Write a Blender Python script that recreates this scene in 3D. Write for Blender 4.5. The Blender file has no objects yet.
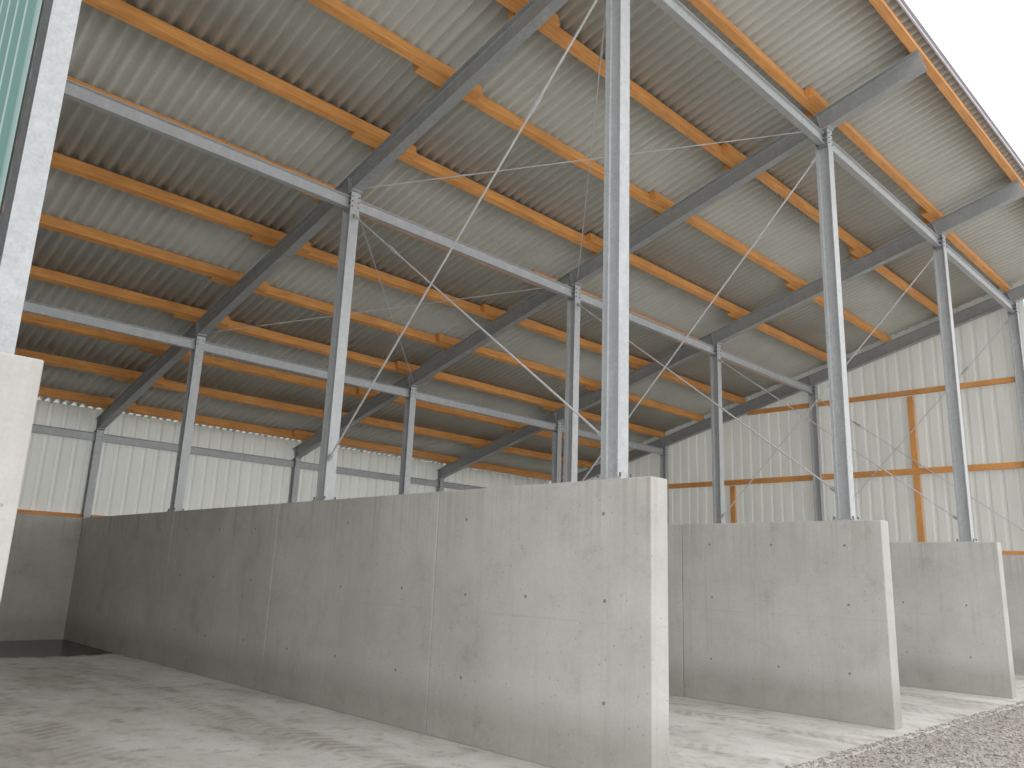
import bpy, bmesh, math, random
import numpy as np
from mathutils import Vector, Matrix
random.seed(4); rng=np.random.default_rng(7)
sc=bpy.context.scene
# ---------------------------------------------------------------- dimensions
CAM=(-0.8338,-4.1021,1.6326); YAW,PITCH,ROLL,FPX=0.7711,0.2365,0.0388,800.1
H=2.53; T=0.244; S=5.0
YR=[0.5,5.45,10.36,15.22]
A,B=8.494,0.262
zr=lambda y:A-B*y            # underside of rafters
RD=0.30                       # rafter depth
PH=0.18                       # purlin height
YF=-1.12; YB=15.75
NB=4
# ---------------------------------------------------------------- materials
def newmat(name):
    m=bpy.data.materials.new(name); m.use_nodes=True
    nt=m.node_tree; b=nt.nodes['Principled BSDF']; return m,nt,b
def N(nt,t,**k):
    n=nt.nodes.new(t)
    for a,v in k.items(): setattr(n,a,v)
    return n
def noise(nt,vec,scale,detail=4,rough=.55):
    n=N(nt,'ShaderNodeTexNoise'); n.inputs['Scale'].default_value=scale
    n.inputs['Detail'].default_value=detail; n.inputs['Roughness'].default_value=rough
    nt.links.new(vec,n.inputs['Vector']); return n.outputs['Fac']
def ramp(nt,fac,stops):
    r=N(nt,'ShaderNodeValToRGB'); e=r.color_ramp.elements
    while len(e)<len(stops): e.new(.5)
    for i,(p,c) in enumerate(stops):
        e[i].position=p; e[i].color=(*c,1) if len(c)==3 else c
    nt.links.new(fac,r.inputs['Fac']); return r.outputs['Color']
def mix(nt,a,b,fac,mode='MIX'):
    n=N(nt,'ShaderNodeMix',data_type='RGBA',blend_type=mode)
    for s,v in ((n.inputs[6],a),(n.inputs[7],b)):
        if isinstance(v,tuple): s.default_value=(*v,1)
        else: nt.links.new(v,s)
    if isinstance(fac,(int,float)): n.inputs[0].default_value=fac
    else: nt.links.new(fac,n.inputs[0])
    return n.outputs[2]
def math_(nt,op,a,b=0,c=0):
    n=N(nt,'ShaderNodeMath',operation=op)
    for i,v in enumerate((a,b,c)):
        if isinstance(v,(int,float)): n.inputs[i].default_value=v
        else: nt.links.new(v,n.inputs[i])
    return n.outputs[0]
def mapr(nt,v,a,b,c=0,d=1):
    n=N(nt,'ShaderNodeMapRange'); nt.links.new(v,n.inputs[0])
    for i,x in enumerate((a,b,c,d)): n.inputs[i+1].default_value=x
    return n.outputs[0]
def mapping(nt,src,scale=(1,1,1),loc=(0,0,0)):
    m=N(nt,'ShaderNodeMapping'); m.inputs['Scale'].default_value=scale; m.inputs['Location'].default_value=loc
    nt.links.new(src,m.inputs['Vector']); return m.outputs['Vector']
def bump(nt,b,h,strength=.3,dist=.01):
    n=N(nt,'ShaderNodeBump'); n.inputs['Strength'].default_value=strength; n.inputs['Distance'].default_value=dist
    nt.links.new(h,n.inputs['Height']); nt.links.new(n.outputs['Normal'],b.inputs['Normal'])
def pos(nt):
    return N(nt,'ShaderNodeNewGeometry').outputs['Position']

def mat_steel(name,base,dark,metal=.25,rough=.5):
    m,nt,b=newmat(name); p=pos(nt)
    vo=N(nt,'ShaderNodeTexVoronoi'); vo.inputs['Scale'].default_value=60; nt.links.new(p,vo.inputs['Vector'])
    bw=N(nt,'ShaderNodeRGBToBW'); nt.links.new(vo.outputs['Color'],bw.inputs[0])
    f=noise(nt,p,12,5); g=noise(nt,mapping(nt,p,(3,3,.8)),2,4)
    c=ramp(nt,f,[(.35,dark),(.65,base)]); c=mix(nt,c,tuple(x*.78 for x in base),mapr(nt,g,.35,.7))
    c=mix(nt,c,ramp(nt,bw.outputs[0],[(.2,(.88,.88,.89)),(.8,(1.08,1.08,1.08))]),.7,'MULTIPLY')
    nt.links.new(c,b.inputs['Base Color']); b.inputs['Metallic'].default_value=metal; b.inputs['Roughness'].default_value=rough
    return m
M_STEEL=mat_steel('galvanised_steel',(.46,.485,.495),(.37,.39,.40))
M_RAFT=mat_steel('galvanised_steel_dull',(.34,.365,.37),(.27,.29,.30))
M_BOLT=mat_steel('bolt_steel',(.12,.12,.13),(.06,.06,.07))
M_ROD=mat_steel('rod_steel',(.6,.6,.6),(.5,.5,.5))

def mat_wood():
    m,nt,b=newmat('orange_timber'); p=pos(nt)
    v=mapping(nt,p,(.8,14,14)); g=noise(nt,v,3,6,.6); l=noise(nt,p,1.3,3)
    c=ramp(nt,g,[(.3,(.46,.155,.03)),(.52,(.74,.285,.06)),(.75,(.84,.38,.10))])
    c=mix(nt,c,(.44,.155,.035),ramp(nt,l,[(.42,(0,0,0)),(.75,(.65,.65,.65))]))
    nt.links.new(c,b.inputs['Base Color']); b.inputs['Roughness'].default_value=.65
    bump(nt,b,g,.25,.004); return m
M_WOOD=mat_wood()

def mat_concrete(name,tint=(1,1,1)):
    m,nt,b=newmat(name); p=pos(nt)
    big=noise(nt,p,.6,6,.62); mid=noise(nt,p,2.1,9,.72); fine=noise(nt,p,45,4,.6)
    streak=noise(nt,mapping(nt,p,(6,6,.25)),1.6,6,.65)
    c=ramp(nt,big,[(.3,(.43,.422,.395)),(.48,(.50,.492,.465)),(.7,(.575,.566,.54))])
    c=mix(nt,c,ramp(nt,mid,[(.28,(.62,.61,.59)),(.43,(.91,.91,.90)),(.56,(1,1,1)),(.75,(1.08,1.08,1.07))]),.75,'MULTIPLY')
    c=mix(nt,c,(.36,.315,.25),ramp(nt,streak,[(.54,(0,0,0)),(.78,(.45,.45,.45))]))
    c=mix(nt,c,ramp(nt,fine,[(.3,(.88,.88,.88)),(.7,(1.06,1.06,1.06))]),.6,'MULTIPLY')
    vo=N(nt,'ShaderNodeTexVoronoi'); vo.inputs['Scale'].default_value=11; nt.links.new(p,vo.inputs['Vector'])
    c=mix(nt,c,ramp(nt,vo.outputs['Distance'],[(.06,(.45,.45,.45)),(.12,(1,1,1))]),.7,'MULTIPLY')
    sx=N(nt,'ShaderNodeSeparateXYZ'); nt.links.new(p,sx.inputs[0])
    dz=math_(nt,'ABSOLUTE',math_(nt,'SUBTRACT',sx.outputs['Z'],1.27))
    c=mix(nt,c,(.32,.30,.27),math_(nt,'MULTIPLY',mapr(nt,dz,.004,.011,1,0),mapr(nt,mid,.46,.6,.0,.35)))
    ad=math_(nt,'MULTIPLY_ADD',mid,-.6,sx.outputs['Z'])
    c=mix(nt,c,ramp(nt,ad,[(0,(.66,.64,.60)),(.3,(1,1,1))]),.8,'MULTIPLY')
    st2=noise(nt,mapping(nt,p,(9,9,.12)),1.3,4,.6)
    hd=math_(nt,'MULTIPLY',mapr(nt,sx.outputs['Z'],H-.9,H,0,1),mapr(nt,st2,.50,.66,0,.5))
    c=mix(nt,c,(.32,.27,.20),hd)
    c=mix(nt,c,tint,1.0,'MULTIPLY')
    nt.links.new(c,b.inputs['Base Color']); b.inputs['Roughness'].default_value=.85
    bump(nt,b,fine,.25,.004); return m
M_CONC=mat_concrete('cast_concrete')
M_CONCB=mat_concrete('cast_concrete_rear',(1.0,.98,.95))

def mat_floor():
    m,nt,b=newmat('concrete_floor'); p=pos(nt)
    big=noise(nt,mapping(nt,p,(1,.5,1)),.8,8,.7); mid=noise(nt,p,3.2,8,.72); fine=noise(nt,p,38,4,.6)
    c=ramp(nt,big,[(.34,(.38,.355,.31)),(.45,(.55,.53,.485)),(.6,(.68,.665,.62))])
    c=mix(nt,c,ramp(nt,mid,[(.34,(.46,.44,.39)),(.47,(.97,.97,.97)),(.75,(1.1,1.1,1.1))]),.8,'MULTIPLY')
    c=mix(nt,c,ramp(nt,fine,[(.3,(.8,.8,.8)),(.7,(1.1,1.1,1.1))]),.6,'MULTIPLY')
    sx=N(nt,'ShaderNodeSeparateXYZ'); nt.links.new(p,sx.inputs[0])
    xm=math_(nt,'MODULO',math_(nt,'ADD',sx.outputs['X'],100),5.0)
    wv=math_(nt,'SINE',math_(nt,'MULTIPLY_ADD',math_(nt,'ABSOLUTE',math_(nt,'SUBTRACT',xm,3.75)),22,math_(nt,'MULTIPLY',sx.outputs['Y'],38)))
    trk=None
    for cx in (3.75,1.9):
        d=math_(nt,'ABSOLUTE',math_(nt,'SUBTRACT',xm,cx))
        q=mapr(nt,d,.16,.30,1,0); trk=q if trk is None else math_(nt,'MAXIMUM',trk,q)
    tn=noise(nt,mapping(nt,p,(1,.5,1)),2.2,5,.65)
    tf=math_(nt,'MULTIPLY',trk,math_(nt,'MULTIPLY',mapr(nt,tn,.40,.58,0,.7),mapr(nt,wv,-.6,.4,.35,1)))
    c=mix(nt,c,(.25,.225,.18),tf)
    wm=math_(nt,'MULTIPLY_ADD',big,2.4,sx.outputs['Y'])
    wm=math_(nt,'MULTIPLY',mapr(nt,wm,12.95,13.2),mapr(nt,sx.outputs['X'],5,5.2,1,0))
    c=mix(nt,c,(.03,.03,.028),wm)
    nt.links.new(c,b.inputs['Base Color'])
    nt.links.new(mapr(nt,wm,0,1,.8,.22),b.inputs['Roughness'])
    nt.links.new(mapr(nt,wm,0,1,.4,.25),b.inputs['Specular IOR Level'])
    n=N(nt,'ShaderNodeBump'); nt.links.new(mapr(nt,wm,0,1,.25,0),n.inputs['Strength']); n.inputs['Distance'].default_value=.01
    nt.links.new(mid,n.inputs['Height']); nt.links.new(n.outputs['Normal'],b.inputs['Normal'])
    return m
M_FLOOR=mat_floor()

def mat_gravel(name):
    m,nt,b=newmat(name); p=pos(nt)
    vo=N(nt,'ShaderNodeTexVoronoi'); vo.inputs['Scale'].default_value=28; nt.links.new(p,vo.inputs['Vector'])
    bw=N(nt,'ShaderNodeRGBToBW'); nt.links.new(vo.outputs['Color'],bw.inputs[0])
    c=ramp(nt,bw.outputs[0],[(.15,(.22,.198,.17)),(.5,(.36,.332,.295)),(.85,(.52,.49,.45))])
    l=noise(nt,p,.9,4); c=mix(nt,c,(.33,.30,.26),ramp(nt,l,[(.4,(0,0,0)),(.7,(.5,.5,.5))]))
    nt.links.new(c,b.inputs['Base Color']); b.inputs['Roughness'].default_value=.9
    bump(nt,b,vo.outputs['Distance'],.9,.02); return m
M_GRAV=mat_gravel('gravel')

def mat_roof():
    m,nt,b=newmat('fibre_cement'); p=pos(nt)
    big=noise(nt,p,.8,5,.6); fine=noise(nt,p,30,3)
    c=ramp(nt,big,[(.3,(.37,.378,.335)),(.7,(.465,.472,.425))])
    c=mix(nt,c,ramp(nt,fine,[(.3,(.88,.88,.88)),(.7,(1.08,1.08,1.08))]),.6,'MULTIPLY')
    nt.links.new(c,b.inputs['Base Color']); b.inputs['Roughness'].default_value=.9
    return m
M_ROOF=mat_roof()
def mat_clad(name,col,col2,rough=.45,trans=0):
    m,nt,b=newmat(name); p=pos(nt); n=noise(nt,mapping(nt,p,(1.5,1.5,.3)),1.5,4)
    c=ramp(nt,n,[(.3,col2),(.7,col)])
    nt.links.new(c,b.inputs['Base Color']); b.inputs['Roughness'].default_value=rough
    if trans:
        t=N(nt,'ShaderNodeBsdfTranslucent'); nt.links.new(c,t.inputs[0]); ms=N(nt,'ShaderNodeMixShader'); ms.inputs[0].default_value=trans
        nt.links.new(b.outputs[0],ms.inputs[1]); nt.links.new(t.outputs[0],ms.inputs[2]); nt.links.new(ms.outputs[0],nt.nodes['Material Output'].inputs[0])
    return m
M_CLAD=mat_clad('cream_sheet',(.68,.69,.64),(.58,.59,.55),.5,.15)  # opaque sheet given added translucency so sky light brightens sheets and interior
M_GREEN=mat_clad('green_sheet',(.035,.145,.125),(.025,.115,.10),.5)
M_TRIM=mat_clad('edge_trim',(.42,.40,.46),(.36,.35,.40),.5)
M_HOLE=mat_clad('plug_grey',(.20,.19,.17),(.14,.13,.12),.9)

# ---------------------------------------------------------------- mesh helpers
def obj(name,me,mat,parent=None):
    o=bpy.data.objects.new(name,me); sc.collection.objects.link(o)
    if mat: me.materials.append(mat)
    if parent: o.parent=parent
    return o
def empty(name):
    e=bpy.data.objects.new(name,None); sc.collection.objects.link(e); e.empty_display_size=.2; return e
def mesh_pd(name,v,f):
    me=bpy.data.meshes.new(name); me.from_pydata([tuple(x) for x in v],[],f); me.update(); return me
def boxes(name,lst,mat,parent=None,bev=0):
    bm=bmesh.new()
    for b in lst:
        M=Matrix.Translation(b[:3])
        if len(b)>6: M=M@b[6].to_4x4()
        M=M@Matrix.Diagonal((*b[3:6],1))
        bmesh.ops.create_cube(bm,size=1,matrix=M)
    if bev: bmesh.ops.bevel(bm,geom=bm.edges[:],offset=bev,segments=2,affect='EDGES',profile=.5)
    me=bpy.data.meshes.new(name); bm.to_mesh(me); bm.free(); return obj(name,me,mat,parent)
def ibeam(name,p0,p1,side,d,w,tw=.009,tf=.012,mat=None,parent=None,r=0.012):
    p0,p1=Vector(p0),Vector(p1); ax=(p1-p0).normalized(); side=Vector(side)
    side=(side-ax*side.dot(ax)).normalized(); dep=side.cross(ax).normalized()
    a,hw,hd=tw/2,w/2,d/2
    pr=[(-hw,-hd),(hw,-hd),(hw,-hd+tf),(a+r,-hd+tf),(a,-hd+tf+r),(a,hd-tf-r),(a+r,hd-tf),(hw,hd-tf),(hw,hd),(-hw,hd),(-hw,hd-tf),(-a-r,hd-tf),(-a,hd-tf-r),(-a,-hd+tf+r),(-a-r,-hd+tf),(-hw,-hd+tf)]
    n=len(pr); v=[p0+side*x+dep*y for x,y in pr]+[p1+side*x+dep*y for x,y in pr]
    f=[(i,(i+1)%n,n+(i+1)%n,n+i) for i in range(n)]
    for o in (0,n):
        f+= [tuple(o+k for k in (0,1,2,3,14,15)),tuple(o+k for k in (3,4,13,14)),tuple(o+k for k in (4,5,12,13)),tuple(o+k for k in (5,6,11,12)),tuple(o+k for k in (6,7,8,9,10,11))]
    me=mesh_pd(name,v,f); bm=bmesh.new(); bm.from_mesh(me); bmesh.ops.recalc_face_normals(bm,faces=bm.faces[:]); bm.to_mesh(me); bm.free()
    return obj(name,me,mat,parent)
def cyls(name,lst,mat,parent=None,seg=8):
    bm=bmesh.new()
    for p0,p1,r in lst:
        p0,p1=Vector(p0),Vector(p1); d=p1-p0
        M=Matrix.Translation((p0+p1)/2)@d.to_track_quat('Z','Y').to_matrix().to_4x4()
        bmesh.ops.create_cone(bm,cap_ends=True,segments=seg,radius1=r,radius2=r,depth=d.length,matrix=M)
    me=bpy.data.meshes.new(name); bm.to_mesh(me); bm.free(); return obj(name,me,mat,parent)

# ---------------------------------------------------------------- floor & ground
def slab(name,x0,x1,y0,y1,z,mat,th=.2):
    return boxes(name,[((x0+x1)/2,(y0+y1)/2,z-th/2,x1-x0,y1-y0,th)],mat)
slab('floor',-.3,20.4,-.30,15.6,0,M_FLOOR)
gz=lambda x,y:-.015+.018*np.sin(x*1.7+y)*np.minimum(1,(-.3-y)*1.5)+.012*np.sin(y*3.1-x*.8)*np.minimum(1,(-.3-y)*1.5)
nx,ny=140,70; xs=np.linspace(-30,45,nx); ys=-.30-np.linspace(0,1,ny)**1.6*30
v=[];f=[]
for j,y in enumerate(ys):
    for i,x in enumerate(xs): v.append((x,y,float(gz(x,y))))
for j in range(ny-1):
    for i in range(nx-1):
        a=j*nx+i; f.append((a,a+nx,a+nx+1,a+1))
obj('gravel_ground',mesh_pd('gravel_ground',v,f),M_GRAV)
slab('outer_ground',-60,-.3,-.3,50,-.06,M_GRAV); slab('outer_ground',20.4,70,-.3,50,-.06,M_GRAV)
bm=bmesh.new(); bmesh.ops.create_icosphere(bm,subdivisions=1,radius=1); bv=np.array([v.co[:] for v in bm.verts]); bf=np.array([[v.index for v in f.verts] for f in bm.faces]); bm.free()
n=15000
sx=rng.uniform(4,17,n); sy=-.20-rng.random(n)**1.3*4.2; s=rng.uniform(.008,.024,n)
k=rng.random(n)<.06; s[k]*=1.5
jit=rng.uniform(.6,1.25,(n,12,1))*rng.uniform(.7,1.2,(n,1,3))*np.array([1,1,.65])
V=bv[None]*jit*s[:,None,None]; V[:,:,0]+=sx[:,None]; V[:,:,1]+=sy[:,None]
gh=np.where(sy<-.3,gz(sx,np.minimum(sy,-.3)),0.0)
V[:,:,2]+=(gh+s*.3)[:,None]
F=(bf[None]+(np.arange(n)*12)[:,None,None]).reshape(-1,3)
obj('gravel_stones',mesh_pd('gravel_stones',V.reshape(-1,3).tolist(),F.tolist()),M_GRAV)

# ---------------------------------------------------------------- concrete walls
def conc_wall(name,x,y0,y1,joints,mat=M_CONC,z1=H):
    e=empty(name); ys=[y0]+joints+[y1]; bm=bmesh.new()
    for a,b in zip(ys[:-1],ys[1:]):
        ga=.006 if a!=y0 else 0; gb=.006 if b!=y1 else 0
        M=Matrix.Translation((x,(a+ga+b-gb)/2,z1/2))@Matrix.Diagonal((T,b-gb-a-ga,z1,1)); bmesh.ops.create_cube(bm,size=1,matrix=M)
    bmesh.ops.bevel(bm,geom=bm.edges[:],offset=.009,segments=2,affect='EDGES',profile=.5)
    me=bpy.data.meshes.new('panels'); bm.to_mesh(me); bm.free(); obj('panels',me,mat,e)
    boxes('joint_filler',[(x,(y0+y1)/2,z1/2,T-.04,y1-y0-.06,z1-.03)],M_HOLE,e)
    L=[];R2=[]
    for a,b in zip(ys[:-1],ys[1:]):
        w=b-a
        for yy in (a+w*.17,a+w*.5,b-w*.17):
            for zz in (.6,1.45,2.2):
                if random.random()<.12: continue
                q=(yy+random.uniform(-.04,.04),zz+random.uniform(-.02,.02))
                L.append(((x-T/2-.0015,*q),(x+T/2+.0015,*q),.036)); R2.append(((x-T/2-.003,*q),(x+T/2+.003,*q),.017))
    cyls('tie_plugs',L,mat,e,14); cyls('tie_holes',R2,M_HOLE,e,12)
    return e
J=[2.7,5.4,8.1,10.8,13.2]
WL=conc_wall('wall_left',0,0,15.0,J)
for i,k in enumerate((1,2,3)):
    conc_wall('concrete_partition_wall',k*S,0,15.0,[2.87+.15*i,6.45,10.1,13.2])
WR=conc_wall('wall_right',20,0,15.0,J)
WB=empty('wall_back')
boxes('panels',[(x,15.14,H/2,2.49,.26,H) for x in np.arange(-.1+1.25,20,2.5)]+[(20.15,15.14,H/2,.25,.26,H)],M_CONCB,WB,bev=.01)

# ---------------------------------------------------------------- columns
def column(x,y,d=.20,w=.155):
    e=empty('steel_column'); zt=zr(y)
    ibeam('shaft',(x,y,H+.02),(x,y,zt-.01),(1,0,0),d,w,.009,.013,M_STEEL,e)
    boxes('base_plate',[(x,y,H+.01,.20,.30,.02)],M_STEEL,e)
    cyls('base_bolts',[((x+a,y+b,H),(x+a,y+b,H+.06),.012) for a in(-.08,.08) for b in(-.13,.13)],M_BOLT,e,6)
    rs=Matrix.Rotation(-math.atan(B),3,'X')
    boxes('cap_plate',[(x,y,zt-.008,w+.02,d+.06,.016,rs)],M_STEEL,e)
    boxes('web_stiffeners',[(x+s*.042,y,zt-z,.07,d-.03,.01) for s in(-1,1) for z in(.05,.27)],M_RAFT,e)
    cyls('bolts',[((x+q,y-d/2-.015,zt-z),(x+q,y+d/2+.015,zt-z),.011) for z in(.08,.16,.24) for q in(-.05,.05)],M_BOLT,e,6)
for k in range(5):
    for y in YR:
        if k==0: column(.012,y,w=.13)
        else: column(k*S,y)
# ---------------------------------------------------------------- rafters
rs=Matrix.Rotation(-math.atan(B),3,'X'); nrm=Vector((0,B,1)).normalized(); slp=Vector((0,1,-B)).normalized()
for k in range(5):
    e=empty('steel_rafter'); x=k*S; y0,y1=-1.0,15.33
    off=nrm*(RD/2)
    ibeam('beam',Vector((x,y0,zr(y0)))+off,Vector((x,y1,zr(y1)))+off,(1,0,0),RD,.15,.009,.012,M_RAFT,e)
    L=[]
    for y in YR:
        c=Vector((x,y,zr(y)))+off
        for s in(-1,1): L.append((c.x+s*.037,c.y,c.z,.066,.01,RD-.03,rs))
    boxes('stiffeners',L,M_RAFT,e)
# ---------------------------------------------------------------- long beams between columns
for y in YR:
    e=empty('steel_beam'); z=zr(y)-.16
    for k in range(NB):
        ibeam('span_%d'%(k+1),(k*S+.012,y,z),(k*S+S-.012,y,z),(0,1,0),.18,.10,.007,.010,M_STEEL,e)
# ---------------------------------------------------------------- bracing
def rod(x0,y0,z0,x1,y1,z1,r=.011):
    e=empty('brace_rod'); a,b=Vector((x0,y0,z0)),Vector((x1,y1,z1)); d=(b-a).normalized()
    c=a+(b-a)*.2
    cyls('rod',[(a,b,r)],M_ROD,e,8); cyls('turnbuckle',[(c,c+d*.22,r*2.1)],M_STEEL,e,8)
    cyls('end_lugs',[(a,a+d*.1,r*2.3),(b-d*.1,b,r*2.3)],M_STEEL,e,8)
for k in (1,2,3,4):
    x=k*S-.03; y1,y2=YR[0]+.1,YR[1]-.1
    rod(x-.03,y1,zr(y1)-.4,x-.03,y2,H+.55,.013); rod(x+.02,y2,zr(y2)-.4,x+.02,y1,H+.4,.012)
for a,b in ((0,1),(1,2)):
    ya,yb=YR[a],YR[b]
    rod(S+.02,yb-.1,zr(yb)+.06,2*S-.02,ya+.1,zr(ya)+.06,.008); rod(S+.02,ya+.1,zr(ya)+.09,2*S-.02,yb-.1,zr(yb)+.09,.008)

# ---------------------------------------------------------------- purlins
PY=[-.97,.42,1.83,3.23,4.64,6.03,7.44,8.84,10.26,11.75,13.15,14.6]
PW=.11
for i,y in enumerate(PY):
    e=empty('timber_purlin'); L=[];C=[];K=[]
    base=Vector((0,y,zr(y)))+nrm*(RD+PH/2)
    for k in range(NB):
        s=1 if k%2 else -1
        xa=k*S-.5; xb=(k+1)*S+.5
        if i==0: xa=k*S+.003; xb=(k+1)*S-.003
        if k==0: xa=-.08
        if k==NB-1: xb=20.08
        c=base+slp*(s*PW/2*1.02 if i else 0)
        L.append(((xa+xb)/2,c.y,c.z,xb-xa,PW,PH,rs))
    for k in range(5):
        c=Vector((0,y,zr(y)))+nrm*(RD+.05)+slp*(PW+.02)
        C.append((k*S+(0 if k else .05),c.y,c.z,.09,.012,.13,rs))
        if 0<k<4 and i:
            c=Vector((0,y,zr(y)))+nrm*(RD+.075)+slp*(PW+.075)
            K.append((k*S,c.y,c.z,.14,.09,.14,rs))
    boxes('timbers',L,M_WOOD,e,.003); boxes('cleats',C,M_RAFT,e)
    if K: boxes('cleat_blocks',K,M_WOOD,e,.004)
# ---------------------------------------------------------------- corrugated roof
wl,amp,th=.177,.034,.007
per=10; n=int((20.9)/wl*per); X=np.linspace(-.35,20.5,n)
prof=amp*np.cos(X/wl*2*math.pi)
v=[];f=[]
rows=[YF]+[PY[i]+.14 for i in (2,4,6,8,10)]+[YB]
for r in range(len(rows)-1):
    ya,yb=rows[r],rows[r+1]+.15
    if r==len(rows)-2: yb=rows[r+1]
    for (y,l) in ((ya,0.0),(yb,.018)):
        bse=Vector((0,y,zr(y)))+nrm*(RD+PH+amp+.004+l)
        for t in (0,th):
            for x,z in zip(X,prof):
                q=bse+nrm*(z+t); v.append((x,q.y,q.z))
    o=len(v)-4*n
    for i in range(n-1):
        f.append((o+i,o+i+1,o+2*n+i+1,o+2*n+i))
        f.append((o+n+i,o+3*n+i,o+3*n+i+1,o+n+i+1))
        f.append((o+i,o+n+i,o+n+i+1,o+i+1)); f.append((o+2*n+i,o+2*n+i+1,o+3*n+i+1,o+3*n+i))
me=mesh_pd('corrugated_roof',v,f); me.polygons.foreach_set('use_smooth',[i%4<2 for i in range(len(f))]); obj('corrugated_roof',me,M_ROOF)
c=Vector((10.05,YF-.02,zr(YF)))+nrm*(RD+PH+.03)
boxes('trim_eave',[(c.x,c.y,c.z,20.9,.02,.12,rs),(c.x,c.y+.04,c.z+.085,20.9,.12,.012,rs)],M_TRIM)

# ---------------------------------------------------------------- profiled cladding
def cladding(name,axis,plane,a0,a1,zb,ztop,mat,sgn=1,pitch=.30,dep=.04,parent=None):
    pts=[]; a=a0
    seq=[(0,0),(.60,0),(.70,1),(.90,1),(1.0,0)]
    while a<a1:
        for u,d in seq[:-1]:
            if a+u*pitch<=a1: pts.append((a+u*pitch,d*dep*sgn))
        a+=pitch
    v=[];f=[]
    for q,d in pts:
        for z in (zb,ztop(q)):
            v.append((q,plane+d,z) if axis=='x' else (plane+d,q,z))
    for i in range(len(pts)-1): f.append((2*i,2*i+2,2*i+3,2*i+1))
    return obj(name,mesh_pd(name,v,f),mat,parent)
rt=lambda y:zr(y)+RD+PH+.05
cladding('sheet_cladding','x',15.36,-.15,20.2,H+.05,lambda x:rt(15.36),M_CLAD,dep=.05,parent=WB)
cladding('sheet_cladding','y',20.16,.3,15.4,H-.1,rt,M_CLAD,dep=.05,parent=WR)
cladding('inner_lining','y',-.088,.41,15.4,H+.005,rt,M_CLAD,-1,dep=.012,parent=WL)
cladding('green_sheet_cladding','y',-.105,.39,15.5,H+.005,rt,M_GREEN,-1,dep=.03,parent=WL)
def tl(name,L,p): return boxes(name,L,M_WOOD,p,.003)
tl('timber_rails',[(20.10,7.8,H+.05,.10,14.8,.09),(20.10,7.0,4.55,.10,13.2,.14),(20.10,3.9,6.55,.10,7.2,.12)],WR)
tl('timber_posts',[(20.10,2.98,(H+6.5)/2,.08,.14,6.5-H-.1),(20.10,8.05,(H+4.5)/2,.08,.14,4.5-H-.1)],WR)
tl('timber_sill',[(10,15.29,H+.05,20,.08,.09)],WB)

# ---------------------------------------------------------------- camera
def rot(yaw,pitch,roll):
    cy,sy=math.cos(yaw),math.sin(yaw); cp,sp=math.cos(pitch),math.sin(pitch)
    F=np.array([sy*cp,cy*cp,sp]); R=np.array([cy,-sy,0]); U=np.cross(R,F)
    c,s=math.cos(roll),math.sin(roll); return c*R+s*U,-s*R+c*U,F
R,U,F_=rot(YAW,PITCH,ROLL)
cd=bpy.data.cameras.new('camera'); co=bpy.data.objects.new('camera',cd); sc.collection.objects.link(co); sc.camera=co
M=Matrix.Identity(4)
for i in range(3): M[i][0]=R[i];M[i][1]=U[i];M[i][2]=-F_[i];M[i][3]=CAM[i]
co.matrix_world=M; cd.sensor_width=36; cd.lens=36*FPX/1024; cd.clip_end=300

# ---------------------------------------------------------------- sky
w=bpy.data.worlds.new('overcast_sky'); sc.world=w; w.use_nodes=True; nt=w.node_tree; bg=nt.nodes['Background']
tc=N(nt,'ShaderNodeTexCoord'); nz=noise(nt,tc.outputs['Generated'],1.5,3)
nt.links.new(ramp(nt,nz,[(.3,(.95,.955,.96)),(.7,(1,1,.995))]),bg.inputs[0]); bg.inputs[1].default_value=1.9
sc.view_settings.view_transform='Standard'; sc.view_settings.exposure=0; sc.view_settings.gamma=1.28
